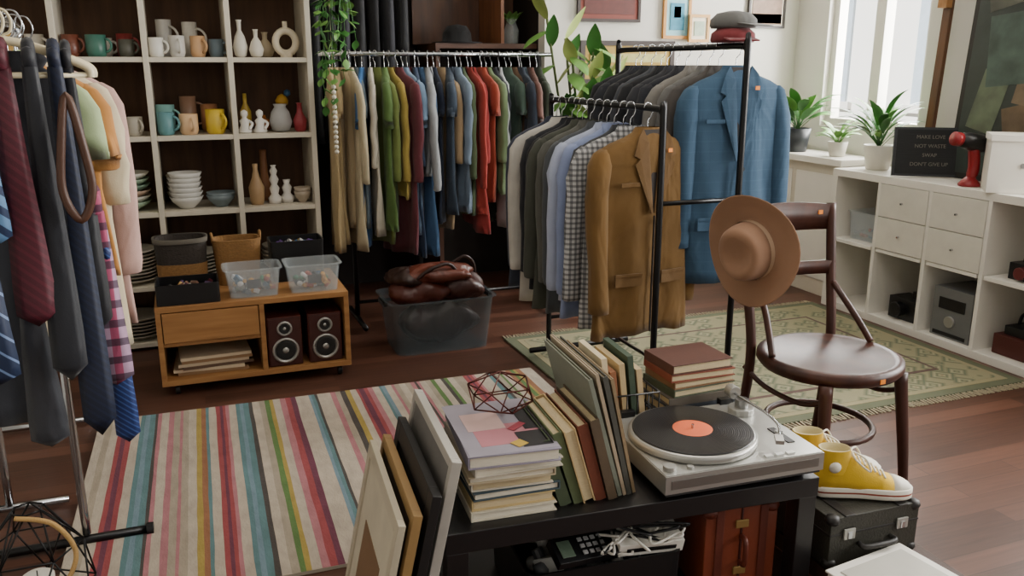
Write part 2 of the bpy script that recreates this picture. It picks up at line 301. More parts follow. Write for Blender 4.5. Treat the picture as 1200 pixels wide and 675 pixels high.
# ---------------- garments
def garment(name,loc,rz,m,W=.42,L=.75,th=.045,sl=.5,seed=0,amp=.008,hm=None,jk=None,flare=1.0,hk='#d8d2c4',into=None):
    r=random.Random(seed); b=B(name); hm=hm or M(hk,.4,bmp=.02)
    b.tube(sm([(0,0,-.085),(0,0,-.045),(.014,0,-.028),(.019,0,-.005),(.008,0,.0165),(-.012,0,.0165),(-.0185,0,0)],4),.0022,CHR,6)
    b.tube(sm([(-W*.42,0,-.155),(-W*.2,0,-.114),(0,0,-.088),(W*.2,0,-.114),(W*.42,0,-.155)],4),.005,hm,6)
    P=[(-.068,.050,th*.6),(-.088,.062,th*.75),(-.104,W*.21,th*.85),(-.124,W*.34,th*.92),(-.146,W*.43,th),(-.178,W*.465,th),(-.24,W*.46,th*1.0),(-.24-(L-.24)*.42,W*.43,th*1.0),(-L,W*.47*flare,th*1.2)]
    ph=r.random()*6; fr=r.uniform(22,40); rings=[]; rows=[]
    for i in range(len(P)-1):
        k=8 if i>=6 else 1
        for j in range(k):
            t=j/k; rows.append([P[i][q]*(1-t)+P[i+1][q]*t for q in range(3)])
    rows.append(list(P[-1])); tw=r.uniform(-.03,.03); hz=r.uniform(-.6,.6); tl=r.uniform(-.012,.012)
    for z,hw,ht in rows:
        k=max(0,(-z-.2)/(L-.2)); rg_=ring(tw*k,tl*k,z,hw,ht*(1-.15*k),36,amp*(.2+k*1.4) if z<-.1 else 0,fr,ph+k*.8,.78)
        rings.append([(x,y,zz+hz*x*.14*k+.006*k*math.sin(14*x+ph)) for x,y,zz in rg_])
    last=rings[-1]; rings.append([(tw+(x-tw)*.95,y*.5,z+.004) for x,y,z in last])
    b.loft(rings,m,False,True)
    if sl>0:
        for sx in (-1,1):
            rs=[]; sw=r.uniform(-.03,.02); sw2=r.uniform(-.01,.015)
            for z,cx,hw,ht in [(-.142,.40,.012,.5),(-.158,.415,.03,.8),(-.2,.435,.042,.95),(-.26,.455,.043,1),(-.32,.462,.040,.98),(-.3-(sl-.15)*.35,.465,.042,.9),(-.3-(sl-.15)*.6,.468,.036,.95),(-.15-sl+.03,.465,.037,.85),(-.15-sl,.465,.035,.85),(-.155-sl,.465,.028,.5)]:
                u=max(0,-z-.2); rs.append([(x+.003*math.sin(z*55+y*60+ph),y,zz) for x,y,zz in ring(sx*(W*cx+sw2*u*2),sw*u*1.5+(.004*math.sin(z*40+ph)),z,hw,min(.043,th*1.0)*ht,18,.0015,70,ph+z*20,.9)])
            b.loft(rs,m)
    if jk is None:
        if L<.88 and sl>0:
            for sx in (-1,1):
                b.add([(0,-th-.004,-.125),(sx*.055,-th*.9-.006,-.118),(sx*.06,-th*.5,-.07),(sx*.035,-th*.75,-.062),(sx*.01,-th*.95,-.09)],[(0,1,2,3,4)],m)
    else:
        lp,bt,vz=jk; y=-(th*1.03+.005); lin=M('#2a2320',.8)
        b.add([(-.05,y+.02,-.075),(.05,y+.02,-.075),(.012,y,-vz),(-.004,y,-vz)],[(0,1,2,3)],lin)
        for sx in (-1,1):
            s_=[(sx*.046,y+.016,-.07),(sx*.070,y+.006,-.10),(sx*.092,y-.001,-.165),(sx*.068,y-.004,-.178),(sx*.088,y-.004,-.20),(sx*.012,y-.007,-vz),(sx*.002,y-.004,-vz),(sx*.026,y+.006,-.12)]
            b.add(s_+[(x,yy+.005,z) for x,yy,z in s_],[tuple(range(8))]+[(i,(i+1)%8,8+(i+1)%8,8+i) for i in range(8)],lp)
            b.box((sx*.100,y*.9-.004,-L*.74),(.11,.006,.045),lp,(0,0,sx*.1)); b.box((sx*.100,y*.9-.008,-L*.715),(.115,.005,.010),lp,(0,0,sx*.1))
        b.box((.004,y-.002,-(vz+L)/2),(.003,.009,L-vz-.02),lin)
        b.box((-.105,y*.95-.003,-.27),(.08,.005,.014),lp); b.box((.058,y-.010,-.15),(.018,.003,.014),TAG)
        for k in range(3):
            z=-vz-.03-k*.1
            if z>-L+.1: b.cyl((.018,y-.007,z),.009,.006,bt,(PI/2,0,0),12)
    if into is not None: into.merge(b,Matrix.Translation(loc)@Matrix.Rotation(rz,4,'Z')); return
    return b.done(loc,(0,0,rz))
b=B('garment_rack'); q=4.60
b.tube([(.70,q,1.46),(2.0,q,1.46)],.0125,CHR,10)
for x in (.84,1.93):
    b.tube([(x,q,.05),(x,q,1.45)],.014,BLKM,10); b.tube([(x,q-.22,.03),(x,q+.22,.03)],.014,BLKM,10)
b.tube([(.84,q,.12),(1.93,q,.12)],.01,BLKM); b.done()
cols=['#ab966e','#a08c66','#c0b090','#b0a488','#56646e','#285a8c','#b3ac9c','#66733a','#47602c','#a8934a','#5c2830','#6d86a0','#70303a','#24344c','#3c5a7c','#8a8d90','#1a2234','#a89070','#2c3846','#7d8fa4','#47553a','#923028','#8a2c2a','#93402e','#5a6b4a','#1c1f28','#a4a8aa','#384a40','#5c4634','#232b38','#3f4d58','#5a3c34','#2c3428']
x=.75; mass=B('row_of_hanging_clothes')
for i,c in enumerate(cols):
    L={0:1.02,1:.98,2:.9,3:1.0,21:.85,22:.95,23:.8}.get(i,random.choice([.64,.74,.85,.95,1.0,.9,1.06]))
    garment('g',(x,4.60+random.uniform(-.04,.02),1.46),PI/2+random.uniform(-.32,.32),fab(c),W=.33+random.uniform(0,.10),L=L,th=random.uniform(.015,.028),sl=random.choice([.14,.22,.42,.5,.55]),seed=i,amp=.009,into=mass)
    x+=random.uniform(.028,.045)
mass.done()
b=B('double_clothes_rack')
q0,q1=2.70,3.70; xl,xr=1.615,1.955; zl,zr=1.25,1.47
for x,z in ((xl,zl),(xr,zr)):
    b.tube(sm([(x,q0,.04),(x,q0,.4),(x,q0,z-.05),(x,q0+.012,z-.012),(x,q0+.05,z),(x,q0+.3,z),(x,q1-.3,z),(x,q1-.05,z),(x,q1-.012,z-.012),(x,q1,z-.05),(x,q1,.4),(x,q1,.04)],5),.0125,BLKM,10)
for q in (q0,q1):
    b.tube([(xl,q,.91),(xr,q,.91)],.009,BLKM); b.tube([(xl-.1,q,.04),(xr+.1,q,.04)],.0135,BLKM,10); b.tube([(xl,q,.2),(xr,q,.2)],.009,BLKM)
b.tube([(xl,q0,.08),(xl,q1,.08)],.009,BLKM); b.tube([(xr,q0,.08),(xr,q1,.08)],.009,BLKM); b.done()
BROWN=fab('#664a20',rough=.95,var=.25,scale=8,fold=.7); BLUE=plaid('blue_check_wool','#324e66','#2c465f','#3f5c76',26,.12,amt=.3)
garment('brown_corduroy_jacket',(xl-.005,2.80,zl),.10,BROWN,W=.47,L=.85,th=.05,sl=.60,seed=3,amp=.010,jk=(fab('#5e431d',fold=.5),M('#2c1c10',.4),.38))
garment('blue_checked_blazer',(xr+.01,2.78,zr),-.05,BLUE,W=.44,L=.89,th=.048,sl=.60,seed=5,amp=.008,jk=(BLUE,M('#1c242c',.4),.42),hk='#2a1c14')
lowc=[(plaid('gingham_shirt','#b0b0b0','#20242c','#20242c',50,.45),.82),(fab('#2c2e32'),.84),(fab('#7a86a8'),.84),(fab('#9aa2b8'),.8),(fab('#404448'),.85),(fab('#4c4c46'),.83),(fab('#3b3d34'),.86),(fab('#121216'),.84),(fab('#17181e'),.8),(fab('#aaa69e'),.88),(fab('#2c3140'),.8)]
q=2.885; mass=B('row_of_hanging_shirts')
for i,(m,L) in enumerate(lowc):
    garment('g',(xl-.025+random.uniform(-.012,.012),q,zl),random.uniform(-.08,.08),m,W=.45+random.uniform(-.03,.02),L=L+random.uniform(-.04,.03),th=.028,sl=.58,seed=20+i,amp=.007,hk=['#2f7f7a','#d8d2c4','#2a1c14'][i%3],into=mass); q+=.068
mass.done()
hic=['#3f3b38','#5b5a58','#73706a','#1d1f26','#2a2b30','#16171b','#3a3d44','#1a1b1f','#22242a','#111216']
q=2.87; mass=B('row_of_hanging_coats')
for i,c in enumerate(hic):
    garment('g',(xr+random.uniform(-.01,.01),q,zr),random.uniform(-.06,.06),fab(c),W=.42,L=.85,th=.03,sl=.58,seed=40+i,amp=.007,jk=(fab(c),BLK,.4),into=mass); q+=.075
mass.done()
b=B('red_cap'); m=fab('#6a2428'); b.lathe([(.08,0),(.088,.008),(.084,.035),(.06,.055),(.02,.062)],m,sc=(1,1.1,1)); b.box((0,-.11,.010),(.12,.08,.006),m,(.15,0,0)); b.done((1.985,2.84,1.485),(0,0,-.3),bevel=.002,sc=.95)
b=B('flat_cap'); m=fab('#5a5a58'); b.lathe([(.085,0),(.092,.01),(.09,.035),(.066,.06),(.02,.07)],m,sc=(1,1.1,1)); b.box((0,-.11,.012),(.13,.09,.006),m,(.15,0,0)); b.done((1.99,2.85,1.537),(0,0,.3),bevel=.002,sc=.9)

# ---------------- tub with leather bags
b=B('plastic_storage_tub'); openbox(b,.54,.34,.27,.004,M('#5a6266',.2,var=.03,bmp=0,alpha=.28),.88,.25,.015)
for sx in (-1,1): b.box((sx*.276,0,.25),(.02,.12,.02),BLK)
b.done((1.15,4.09,.0005))
b=B('heap_of_leather_bags')
def blob(cx,cy,cz,rx,ry,rz,c,ph):
    rs=[]
    for j in range(11):
        a=-PI/2+PI*(j+.02)/10.04; ro=[]
        for i in range(36):
            t=2*PI*i/36; k=math.cos(a)*(1+.12*math.sin(3*t+ph+j*.5)+.07*math.sin(7*t-ph+j))+.01
            ro.append((cx+rx*k*pw(math.cos(t),.8),cy+ry*k*pw(math.sin(t),.8),cz+rz*math.sin(a)*(1+.15*math.sin(4*t+ph))))
        rs.append(ro)
    b.loft(rs,M(c,.42,var=.35,scale=14,bmp=.3,bs=30,fold=.8))
blob(0,0,.12,.20,.12,.11,'#2c1712',0); blob(-.08,0,.28,.15,.12,.075,'#4a1f16',1); blob(.12,.01,.29,.14,.12,.08,'#3a1812',2.4); blob(.02,-.02,.37,.18,.10,.05,'#5c2a1c',3.1); blob(-.13,.02,.35,.11,.1,.05,'#2a1511',4)
b.tube(sm([(-.12,-.07,.35),(-.06,-.11,.41),(.04,-.10,.43),(.10,-.08,.37)],8),.009,M('#2a1410',.5)); b.tube(sm([(.05,.0,.38),(.14,-.04,.45),(.2,-.02,.40),(.21,0,.3)],8),.008,M('#2a1410',.5)); b.done((1.15,4.09,.012))

# ---------------- rugs
b=B('striped_rug'); rnd=random.Random(11)
pal={'w':'#aea292','c':'#9a8f7e','r':'#8f4244','p':'#a36c71','t':'#577679','g':'#56723f','y':'#9c8744','k':'#46403c','o':'#8c6044','b':'#6c828d','m':'#633444'}
seq='wcwrmrwtbtkpwpcpcwyotwrmrpwtbtkwcgywprmwwbtkwwpckywrmrpwtbwpcwcpkpwcgwkgwccrmrpwwtkcgwogyoww'
tot=1.86; ws=[{'w':1.5,'c':1.2}.get(ch,rnd.uniform(.5,1.2)) for ch in seq]; S=sum(ws); x=0; n=12
ed=[[0.0]*(n+1)]
for ch,wd in zip(seq,ws):
    w_=wd/S*tot; x+=w_; ed.append([x+(rnd.uniform(-.0015,.0015) if x<tot-.01 else 0) for _ in range(n+1)])
for k,ch in enumerate(seq):
    vs=[]
    for j in range(n+1):
        y=-.68+1.36*j/n; vs+=[(ed[k][j],y,.012),(ed[k+1][j],y,.012)]
    b.add(vs,[(2*j,2*j+1,2*j+3,2*j+2) for j in range(n)],M(pal[ch],.97,var=.3,scale=35,bmp=.6,bs=170,st=(1,.4,1)))
b.bb(0,tot,-.68,.68,.001,.0115,M('#b9af9e',.95)); b.done((-.42,2.90,0.0005),(0,0,-.02))
def persian():
    m,nt,bb=_new('persian_pattern'); bb.inputs['Roughness'].default_value=.97
    co=coords(nt); v=nt.nodes.new('ShaderNodeTexVoronoi'); v.inputs['Scale'].default_value=9; v.distance='MANHATTAN'; v.inputs['Randomness'].default_value=.7; nt.links.new(co,v.inputs['Vector'])
    r=nt.nodes.new('ShaderNodeValToRGB'); r.color_ramp.interpolation='LINEAR'
    st=[(0,'#6e4a42'),(.13,'#9c9676'),(.28,'#56614a'),(.42,'#a19a7c'),(.58,'#4e5a46'),(.8,'#8f8a6c')]
    r.color_ramp.elements[0].color=(*C(st[0][1]),1); r.color_ramp.elements[1].position=st[1][0]; r.color_ramp.elements[1].color=(*C(st[1][1]),1)
    for p,c in st[2:]: e_=r.color_ramp.elements.new(p); e_.color=(*C(c),1)
    nt.links.new(v.outputs['Distance'],r.inputs[0]); nt.links.new(mixc(nt,math1(nt,'MULTIPLY',noise(nt,co,18,4),.45),r.outputs[0],C('#7c7860')),bb.inputs['Base Color']); bump(nt,bb,noise(nt,co,200),.4,.003); return m
b=B('persian_rug'); W_,D_=1.0,.72; PM=persian()
b.bb(-W_,W_,-D_,D_,0,.008,M('#5c604a',.95)); b.bb(-W_+.05,W_-.05,-D_+.05,D_-.05,.008,.0095,M('#8f8768',.95)); b.bb(-W_+.08,W_-.08,-D_+.08,D_-.08,.0095,.0105,PM)
b.bb(-W_+.25,W_-.25,-D_+.25,D_-.25,.0105,.0115,M('#5a4640',.95)); b.bb(-W_+.27,W_-.27,-D_+.27,D_-.27,.0115,.0125,PM)
for s_ in (-1,1):
    for k in range(110):
        xx=-W_+.01+k*(2*W_-.02)/109; b.box((xx,s_*(D_+.025),.004),(.006,.05,.004),M('#a39a80',.95),(0,0,random.uniform(-.3,.3)))
b.done((2.50,3.30,.0005))

# ---------------- chair
b=B('bentwood_chair'); 
SEAT=wood('chair_seat_ply','#40231a','#63402f',(9,2,2),3,.62,0,.22)
b.lathe([(.19,.442),(.215,.446),(.228,.462),(.226,.482),(.207,.490),(.195,.484)],DW,seg=40); b.lathe([(.196,.480),(.15,.476),(.08,.473),(.01,.472)],SEAT,seg=40)
for sx in (-1,1):
    b.tube(sm([(sx*.175,-.205,0),(sx*.165,-.185,.2),(sx*.15,-.155,.45)],6),[.013+.0007*i for i in range(13)],DW,10)
    b.tube(sm([(sx*.185,.235,0),(sx*.175,.20,.22),(sx*.17,.178,.46),(sx*.178,.215,.7),(sx*.185,.25,.93)],6),.0165,DW,10)
    b.tube(sm([(sx*.172,.19,.66),(sx*.165,.14,.63),(sx*.185,.08,.56),(sx*.205,.03,.49)],6),.011,DW,8)
    b.tube(sm([(sx*.175,.2,.40),(sx*.165,.10,.36),(sx*.16,-.06,.36),(sx*.158,-.165,.40)],6),.009,DW,8)
for z0,z1,yy in ((.84,.925,.245),(.69,.735,.212)):
    vs=[];n=12
    for i in range(n+1):
        t=i/n*2-1; x=t*.182; y=yy+.03*(1-t*t); cr=.012*(1-t*t) if z1>.9 else 0
        vs+=[(x,y-.009,z0),(x,y-.009,z1+cr),(x,y+.009,z1+cr),(x,y+.009,z0)]
    b.add(vs,[(i*4+j,i*4+(j+1)%4,i*4+4+(j+1)%4,i*4+4+j) for i in range(n) for j in range(4)],DW,True)
b.tube([(.163*math.cos(2*PI*i/28),.02+.175*math.sin(2*PI*i/28),.24) for i in range(28)],.011,DW,8,True)
b.box((.0,-.226,.466),(.02,.004,.014),TAG); b.box((.14,.248,.90),(.018,.004,.014),TAG)
b.done((1.90,2.08,.013),(0,0,.03))
b=B('fedora_hat'); HT=fab('#8a6850',scale=5,fold=0); n=40
def hring(rx,ry,z,up=0,dent=0):
    return [(rx*math.cos(2*PI*i/n),ry*math.sin(2*PI*i/n),z+up*(math.sin(2*PI*i/n)**2)-dent*(math.cos(2*PI*i/n)**2)) for i in range(n)]
b.loft([hring(.085,.10,-.003,0),hring(.15,.165,-.006,.03),hring(.172,.188,-.004,.045),hring(.174,.19,.0,.047),hring(.17,.186,.002,.045),hring(.14,.155,.001,.02),hring(.095,.108,.004,0),hring(.086,.099,.012),hring(.084,.097,.05),hring(.078,.09,.09,0,.006),hring(.066,.078,.112,0,.014),hring(.045,.058,.112,0,.016),hring(.02,.035,.092,0,.008),hring(.005,.01,.088)],HT,False,True)
b.loft([hring(.088,.101,.006),hring(.0875,.1005,.032)],M('#b89c80',.7),False,False)
ax=Vector((-.93,-.36,-.06)).normalized(); qq=ax.to_track_quat('Z','Y')
o=b.done((1.672,2.21,.835),sc=.95); o.rotation_euler=(qq.to_matrix()@Matrix.Rotation(.25,3,'Z')).to_euler()

# ---------------- cube shelf + top items
b=B('white_cube_shelf'); X0,X1=3.55,3.93; n=5; pt=.35; yE=4.0; yS=yE-n*pt; H=.82
b.bb(X0,X1,yS-.04,yE,H-.04,H,WHITE); b.bb(X0,X1,yS-.04,yE,0,.04,WHITE)
for k in range(n+1):
    yy=yE-.02-k*pt; t=.02 if k in (0,n) else .011; b.bb(X0,X1,yy-t,yy+t,.04,H-.04,WHITE)
for k in range(n): b.bb(X0,X1-.01,yE-.02-(k+1)*pt+.02,yE-.02-k*pt-.02,.40,.42,WHITE)
b.bb(X1-.01,X1,yS,yE-.02,.04,H-.04,M('#b5b1a6',.8))
for k in (1,2):
    a,c=yE-.02-(k+1)*pt+.013,yE-.02-k*pt-.013
    for z0,z1 in ((.423,.597),(.601,.777)):
        b.bb(X0-.004,X0+.014,a,c,z0,z1,M('#d6d2c6',.45,bmp=.02)); b.bb(X0+.014,X1-.03,a+.01,c-.01,z0+.01,z1-.02,WHITE); b.cyl((X0-.012,(a+c)/2,(z0+z1)/2),.006,.014,CHR,(0,PI/2,0),12)
b.done(bevel=.0015)
b=B('window_bench_cabinet'); b.bb(3.62,3.93,4.02,4.90,.82,.86,WHITE); b.bb(3.66,3.93,4.03,4.89,.0,.82,CREAM); b.bb(3.654,3.66,4.07,4.45,.1,.76,WHITE); b.bb(3.654,3.66,4.49,4.86,.1,.76,WHITE); b.done(bevel=.003)
def plant(name,x,y,z,pc,pr,phh,n,L,w,gm,el=(.5,1.35),droop=1.2):
    b=B(name); m=M(pc,.4,bmp=.03)
    b.lathe([(pr*.7,0),(pr*.75,.004),(pr,phh),(pr*.92,phh),(pr*.88,phh-.015),(pr*.1,phh-.015)],m); b.lathe([(pr*.88,phh-.012),(pr*.1,phh-.008)],SOIL)
    r=random.Random(n*7+int(x*100))
    for k in range(n):
        az=k*2.4+r.uniform(-.3,.3); e=r.uniform(*el); base=(r.uniform(-.01,.01),r.uniform(-.01,.01),phh-.01); LL=L*r.uniform(.7,1.1)
        if x+math.cos(az)*math.cos(e)*LL*1.3>3.93: az=PI-az+r.uniform(-.5,.5)
        d=Vector((math.cos(az)*math.cos(e),math.sin(az)*math.cos(e),math.sin(e))); top=Vector(base)+d*(LL*r.uniform(.3,.6))
        b.tube([base,tuple(top)],.0022,gm,5); b.leaf(tuple(top-d*.003),az,e-.1,LL*.8,w*r.uniform(.8,1.1),gm if k%3 else GRN2,droop)
    return b.done((x,y,z+.0005))
plant('potted_dracaena',3.74,3.86,.82,'#d8d3c5',.085,.14,36,.28,.05,GRN,el=(.7,1.45))
plant('potted_peace_lily',3.73,4.57,.86,'#2c3034',.09,.15,28,.27,.085,GRN,el=(.7,1.4))
plant('potted_succulent',3.76,4.22,.86,'#d5d0c3',.06,.09,20,.15,.05,GRN2)
plant('potted_ivy',3.72,2.42,.82,'#d8d3c6',.07,.12,20,.20,.05,GRN)
def frame(name,w,h,fc,ic,loc,rot,ft=.025,mat_c=None,dep=.02,art=None):
    b=B(name); f=M(fc,.4,bmp=.05)
    for sx in (-1,1): b.box((sx*(w-ft)/2,0,0),(ft,dep,h),f)
    for sz in (-1,1): b.box((0,0,sz*(h-ft)/2),(w-2*ft,dep,ft),f)
    b.box((0,.002,0),(w-2*ft,dep*.5,h-2*ft),M(ic,.6))
    if mat_c: b.box((0,-dep*.25,0),((w-2*ft)*.65,.004,(h-2*ft)*.65),M(mat_c,.6,var=.5,scale=14))
    if art:
        for (ax_,az_,aw,ah,c) in art: b.box((ax_*w,-dep*.27,az_*h),(aw*w,.004,ah*h),M(c,.6,var=.4,scale=25))
    return b.done(loc,rot)
frame('picture_frame',.43,.30,'#2a1a14','#7a3428',(2.52,4.905,1.81),(0,0,0),.018,art=[(0,-.2,.8,.3,'#5a2620'),(.1,.1,.3,.3,'#8a4a3a')])
frame('picture_frame',.2,.27,'#c98f4a','#8fc0c8',(3.00,4.905,1.70),(0,0,0),.02,art=[(0,0,.5,.6,'#2f7f9a'),(0,.1,.25,.25,'#e6e0d0')])
frame('picture_frame',.15,.17,'#d0a060','#e6dcc4',(3.15,4.88,1.63),(0,0,0),.018,'#a8b8a0')
frame('picture_frame',.29,.24,'#2a2420','#d0c8b8',(3.68,4.905,1.76),(0,0,0),.015,art=[(0,-.05,.8,.7,'#8a7262'),(0,-.25,.8,.25,'#5a5a5a')])
frame('picture_frame',.66,.26,'#2c1f18','#a88a3a',(2.66,4.905,1.42),(0,0,0),.03,art=[(0,.1,.8,.2,'#b8b070'),(-.1,-.2,.5,.25,'#6a7040')])
frame('picture_frame',.24,.26,'#d9d2c2','#efece4',(3.76,4.83,.995),(-.15,0,-.25),.02,'#b8c0b0')
b=B('letter_board'); b.box((0,0,.13),(.36,.025,.26),M('#2a2c30',.6)); b.box((0,-.013,.13),(.335,.004,.235),M('#17181a',.8,bmp=.6,bs=60,st=(.1,1,4))); bd=b.done((3.73,3.49,.823),(-.12,0,-.60))
for k,t in enumerate(['MAKE LOVE','NOT WASTE','SWAP','DON\'T GIVE UP']):
    cu=bpy.data.curves.new('board_text','FONT'); cu.body=t; cu.size=.027; cu.extrude=.0006; cu.align_x='CENTER'; cu.materials.append(M('#6a675f',.6))
    to=bpy.data.objects.new('board_letters_%d'%(k+1),cu); bpy.context.scene.collection.objects.link(to); to.parent=bd; to.location=(0,-.0165,.2-k*.048); to.rotation_euler=(PI/2,0,0)
b=B('red_hair_dryer'); RD=M('#8a1820',.35,bmp=0); 
b.lathe([(.055,0),(.058,.01),(.04,.03),(.022,.05)],RD); b.tube(sm([(0,0,.03),(.015,0,.10),(.0,0,.20)],5),[.02,.024,.026,.03],RD,12); b.tube([(-.10,0,.25),(-.04,0,.24),(.04,0,.225),(.10,0,.21)],[.035,.046,.048,.034],BLK,16); b.tube([(-.135,0,.256),(-.098,0,.25)],.037,RD,16); b.done((3.64,3.14,.8215),(0,0,-.1),sc=.92)
b=B('white_storage_box'); b.box((0,0,.12),(.28,.2,.24),WHITE); b.box((0,0,.255),(.29,.21,.03),WHITE); b.cyl((0,-.103,.13),.012,.006,SILV,(PI/2,0,0)); b.done((3.69,2.92,.8215),(0,0,-.75),bevel=.004)
b=B('leaning_dark_painting'); m=M('#2c3430',.5,var=.9,scale=5,bmp=.3,bs=20); b.box((0,0,.60),(.03,.66,1.2),M('#1c1814',.5)); b.box((-.017,0,.60),(.004,.60,1.14),m)
for yy,zz,a_,c_,cc in [(.05,.66,.30,.35,'#3f5048'),(-.08,.3,.25,.2,'#5f4e3a'),(.15,.4,.16,.3,'#56604c'),(-.15,.85,.2,.3,'#23302f'),(.1,.95,.3,.16,'#4a4c42'),(-.05,.5,.1,.22,'#6a5a46')]: b.box((-.0195-.0003*zz,yy,zz),(.0015,a_,c_),M(cc,.5,var=.9,scale=9),(random.uniform(-.4,.4),0,0))
b.done((3.85,3.13,.822),(0,.06,0),bevel=.0005)
b=B('wooden_easel_mast'); b.box((0,0,.75),(.025,.05,1.5),wood('easel','#4a2e1a','#6a4428',(10,10,1))); b.box((-.03,0,.12),(.04,.16,.02),OAK); b.box((-.03,0,.9),(.04,.06,.05),OAK); b.done((3.85,3.63,.822),(0,.045,.0),bevel=.002)
b=B('clear_storage_bin'); openbox(b,.24,.24,.16,.004,CLEAR,.9,.25,.008); junk(b,.17,.16,.02,25,CB,.035); b.done((3.73,3.80,.4205))
b=B('compact_stereo'); b.box((0,0,.13),(.26,.24,.26),M('#7a7c7e',.4,metal=.4)); b.box((-.132,0,.18),(.006,.16,.06),BLK); b.cyl((-.137,0,.09),.03,.014,SILV,(0,PI/2,0)); b.box((-.132,0,.02),(.006,.2,.02),BLK); b.done((3.72,3.10,.0405),bevel=.004)
b=B('camera_gear'); b.box((0,0,.06),(.14,.2,.12),BLK); b.cyl((-.08,.02,.06),.04,.06,BLK,(0,PI/2,0)); b.box((.02,-.05,.14),(.08,.08,.04),BLK); b.done((3.70,3.45,.0405),bevel=.005)
b=B('camera_gear'); b.box((0,0,.04),(.12,.16,.08),BLK); b.cyl((-.07,0,.04),.03,.05,M('#5a2020',.4),(0,PI/2,0)); b.tube(sm([(0,.05,.08),(0,.02,.2),(0,-.05,.08)],6),.008,BLK); b.done((3.68,2.76,.4205),bevel=.004)
b=B('red_toolbox'); b.box((0,0,.05),(.2,.22,.1),M('#4a1a14',.5)); b.box((0,0,.12),(.14,.16,.05),BLK); b.tube(sm([(0,-.06,.14),(0,-.04,.2),(0,.04,.2),(0,.06,.14)],6),.008,BLK); b.done((3.72,2.76,.0405),bevel=.005)
# ---------------- niche contents
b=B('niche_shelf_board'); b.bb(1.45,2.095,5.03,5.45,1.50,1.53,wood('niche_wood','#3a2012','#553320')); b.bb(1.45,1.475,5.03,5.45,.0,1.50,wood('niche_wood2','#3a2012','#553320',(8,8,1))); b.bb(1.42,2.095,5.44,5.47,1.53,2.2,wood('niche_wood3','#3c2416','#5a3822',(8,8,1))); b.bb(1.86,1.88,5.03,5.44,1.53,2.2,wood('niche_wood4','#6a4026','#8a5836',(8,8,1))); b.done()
b=B('niche_rail'); b.tube([(.702,5.25,1.95),(1.40,5.25,1.95)],.012,CHR); b.done()
mass=B('row_of_dark_trousers')
for i in range(7): garment('g',(.78+i*.085,5.24,1.95),PI/2,fab(['#2a2b2e','#1b1b1e','#33343a'][i%3]),W=.3,L=1.0,th=.03,sl=0,seed=70+i,amp=.008,into=mass)
mass.done()
b=B('black_bowler_hat'); b.lathe([(.15,0),(.155,.006),(.09,.012),(.085,.06),(.06,.1),(.01,.11)],fab('#101012')); b.done((1.62,5.15,1.531))
b=B('glass_jar_with_leaves'); b.lathe([(.04,0),(.045,.01),(.05,.08),(.03,.13),(.04,.15)],GLASS)
for k in range(9): b.leaf((0,0,.12),k*2.4,1.1,.11,.06,GRN2,.8)
b.done((1.99,5.20,1.531))
b=B('hanging_pothos'); b.lathe([(.035,0),(.05,.01),(.055,.08),(.05,.08),(.04,.02)],M('#b8a88a',.7)); r=random.Random(3)
for k in range(11):
    a=-PI/2+r.uniform(-1.6,1.6); L=r.uniform(.25,.75); pts=[(0,0,.07),(math.cos(a)*.06,math.sin(a)*.06,.09)]; z=.09
    x_=math.cos(a)*.07; y_=math.sin(a)*.07
    while z>.09-L: z-=.045; x_+=r.uniform(-.008,.008); y_+=r.uniform(-.008,.008); pts.append((x_,y_,z))
    b.tube(pts,.0016,GRN,5)
    for p in pts[1:]: b.leaf(p,r.uniform(0,6.3),r.uniform(-1.1,.1),.055,.045,GRN if r.random()<.6 else GRN2,.6,4)
for sx in (-1,1): b.tube([(sx*.05,0,.08),(0,0,.5)],.002,PAGE)
b.tube([(0,0,.5),(0,0,1.06)],.002,PAGE)
b.done((.75,4.34,1.835))
b=B('beaded_garland')
for k in range(14): b.lathe([(.002,-.011),(.01,-.006),(.012,0),(.01,.006),(.002,.011)],M('#c9c4b4',.5),(0,0,-k*.024),10)
b.tube([(0,0,1.59),(0,0,-.33)],.0015,PAGE); b.done((.715,4.28,1.30))
b=B('rubber_plant'); b.lathe([(.11,0),(.12,.01),(.15,.28),(.14,.28),(.13,.25),(.01,.25)],TERR); r=random.Random(12)
for s_ in range(6):
    a=[2.9,3.6,.3,4.6,3.1,5.2][s_]; hh=[1.66,1.45,1.38,1.5,1.55,1.32][s_]; k0=[.24,.14,.16,.10,.14,.16][s_]
    pts=sm([(0,0,.25),(k0*.2*math.cos(a),k0*.2*math.sin(a),.7),(k0*.6*math.cos(a),k0*.6*math.sin(a),1.1),(k0*math.cos(a),k0*math.sin(a),hh)],6); b.tube(pts,.008,M('#5a6a3a',.6))
    for k,p in enumerate(pts[9:]):
        up_=(k+s_)%2; az=-PI/2+r.uniform(-1.5,1.5) if p.y>-.05 else r.uniform(-2.6,-.4)
        b.leaf(tuple(p),az,1.15 if up_ else -.15,r.uniform(.16,.22),r.uniform(.09,.12),[GRN2,YGR,GRN2,GRN][(k+s_)%4],.5 if up_ else .9)
b.done((2.25,4.64,.0005))

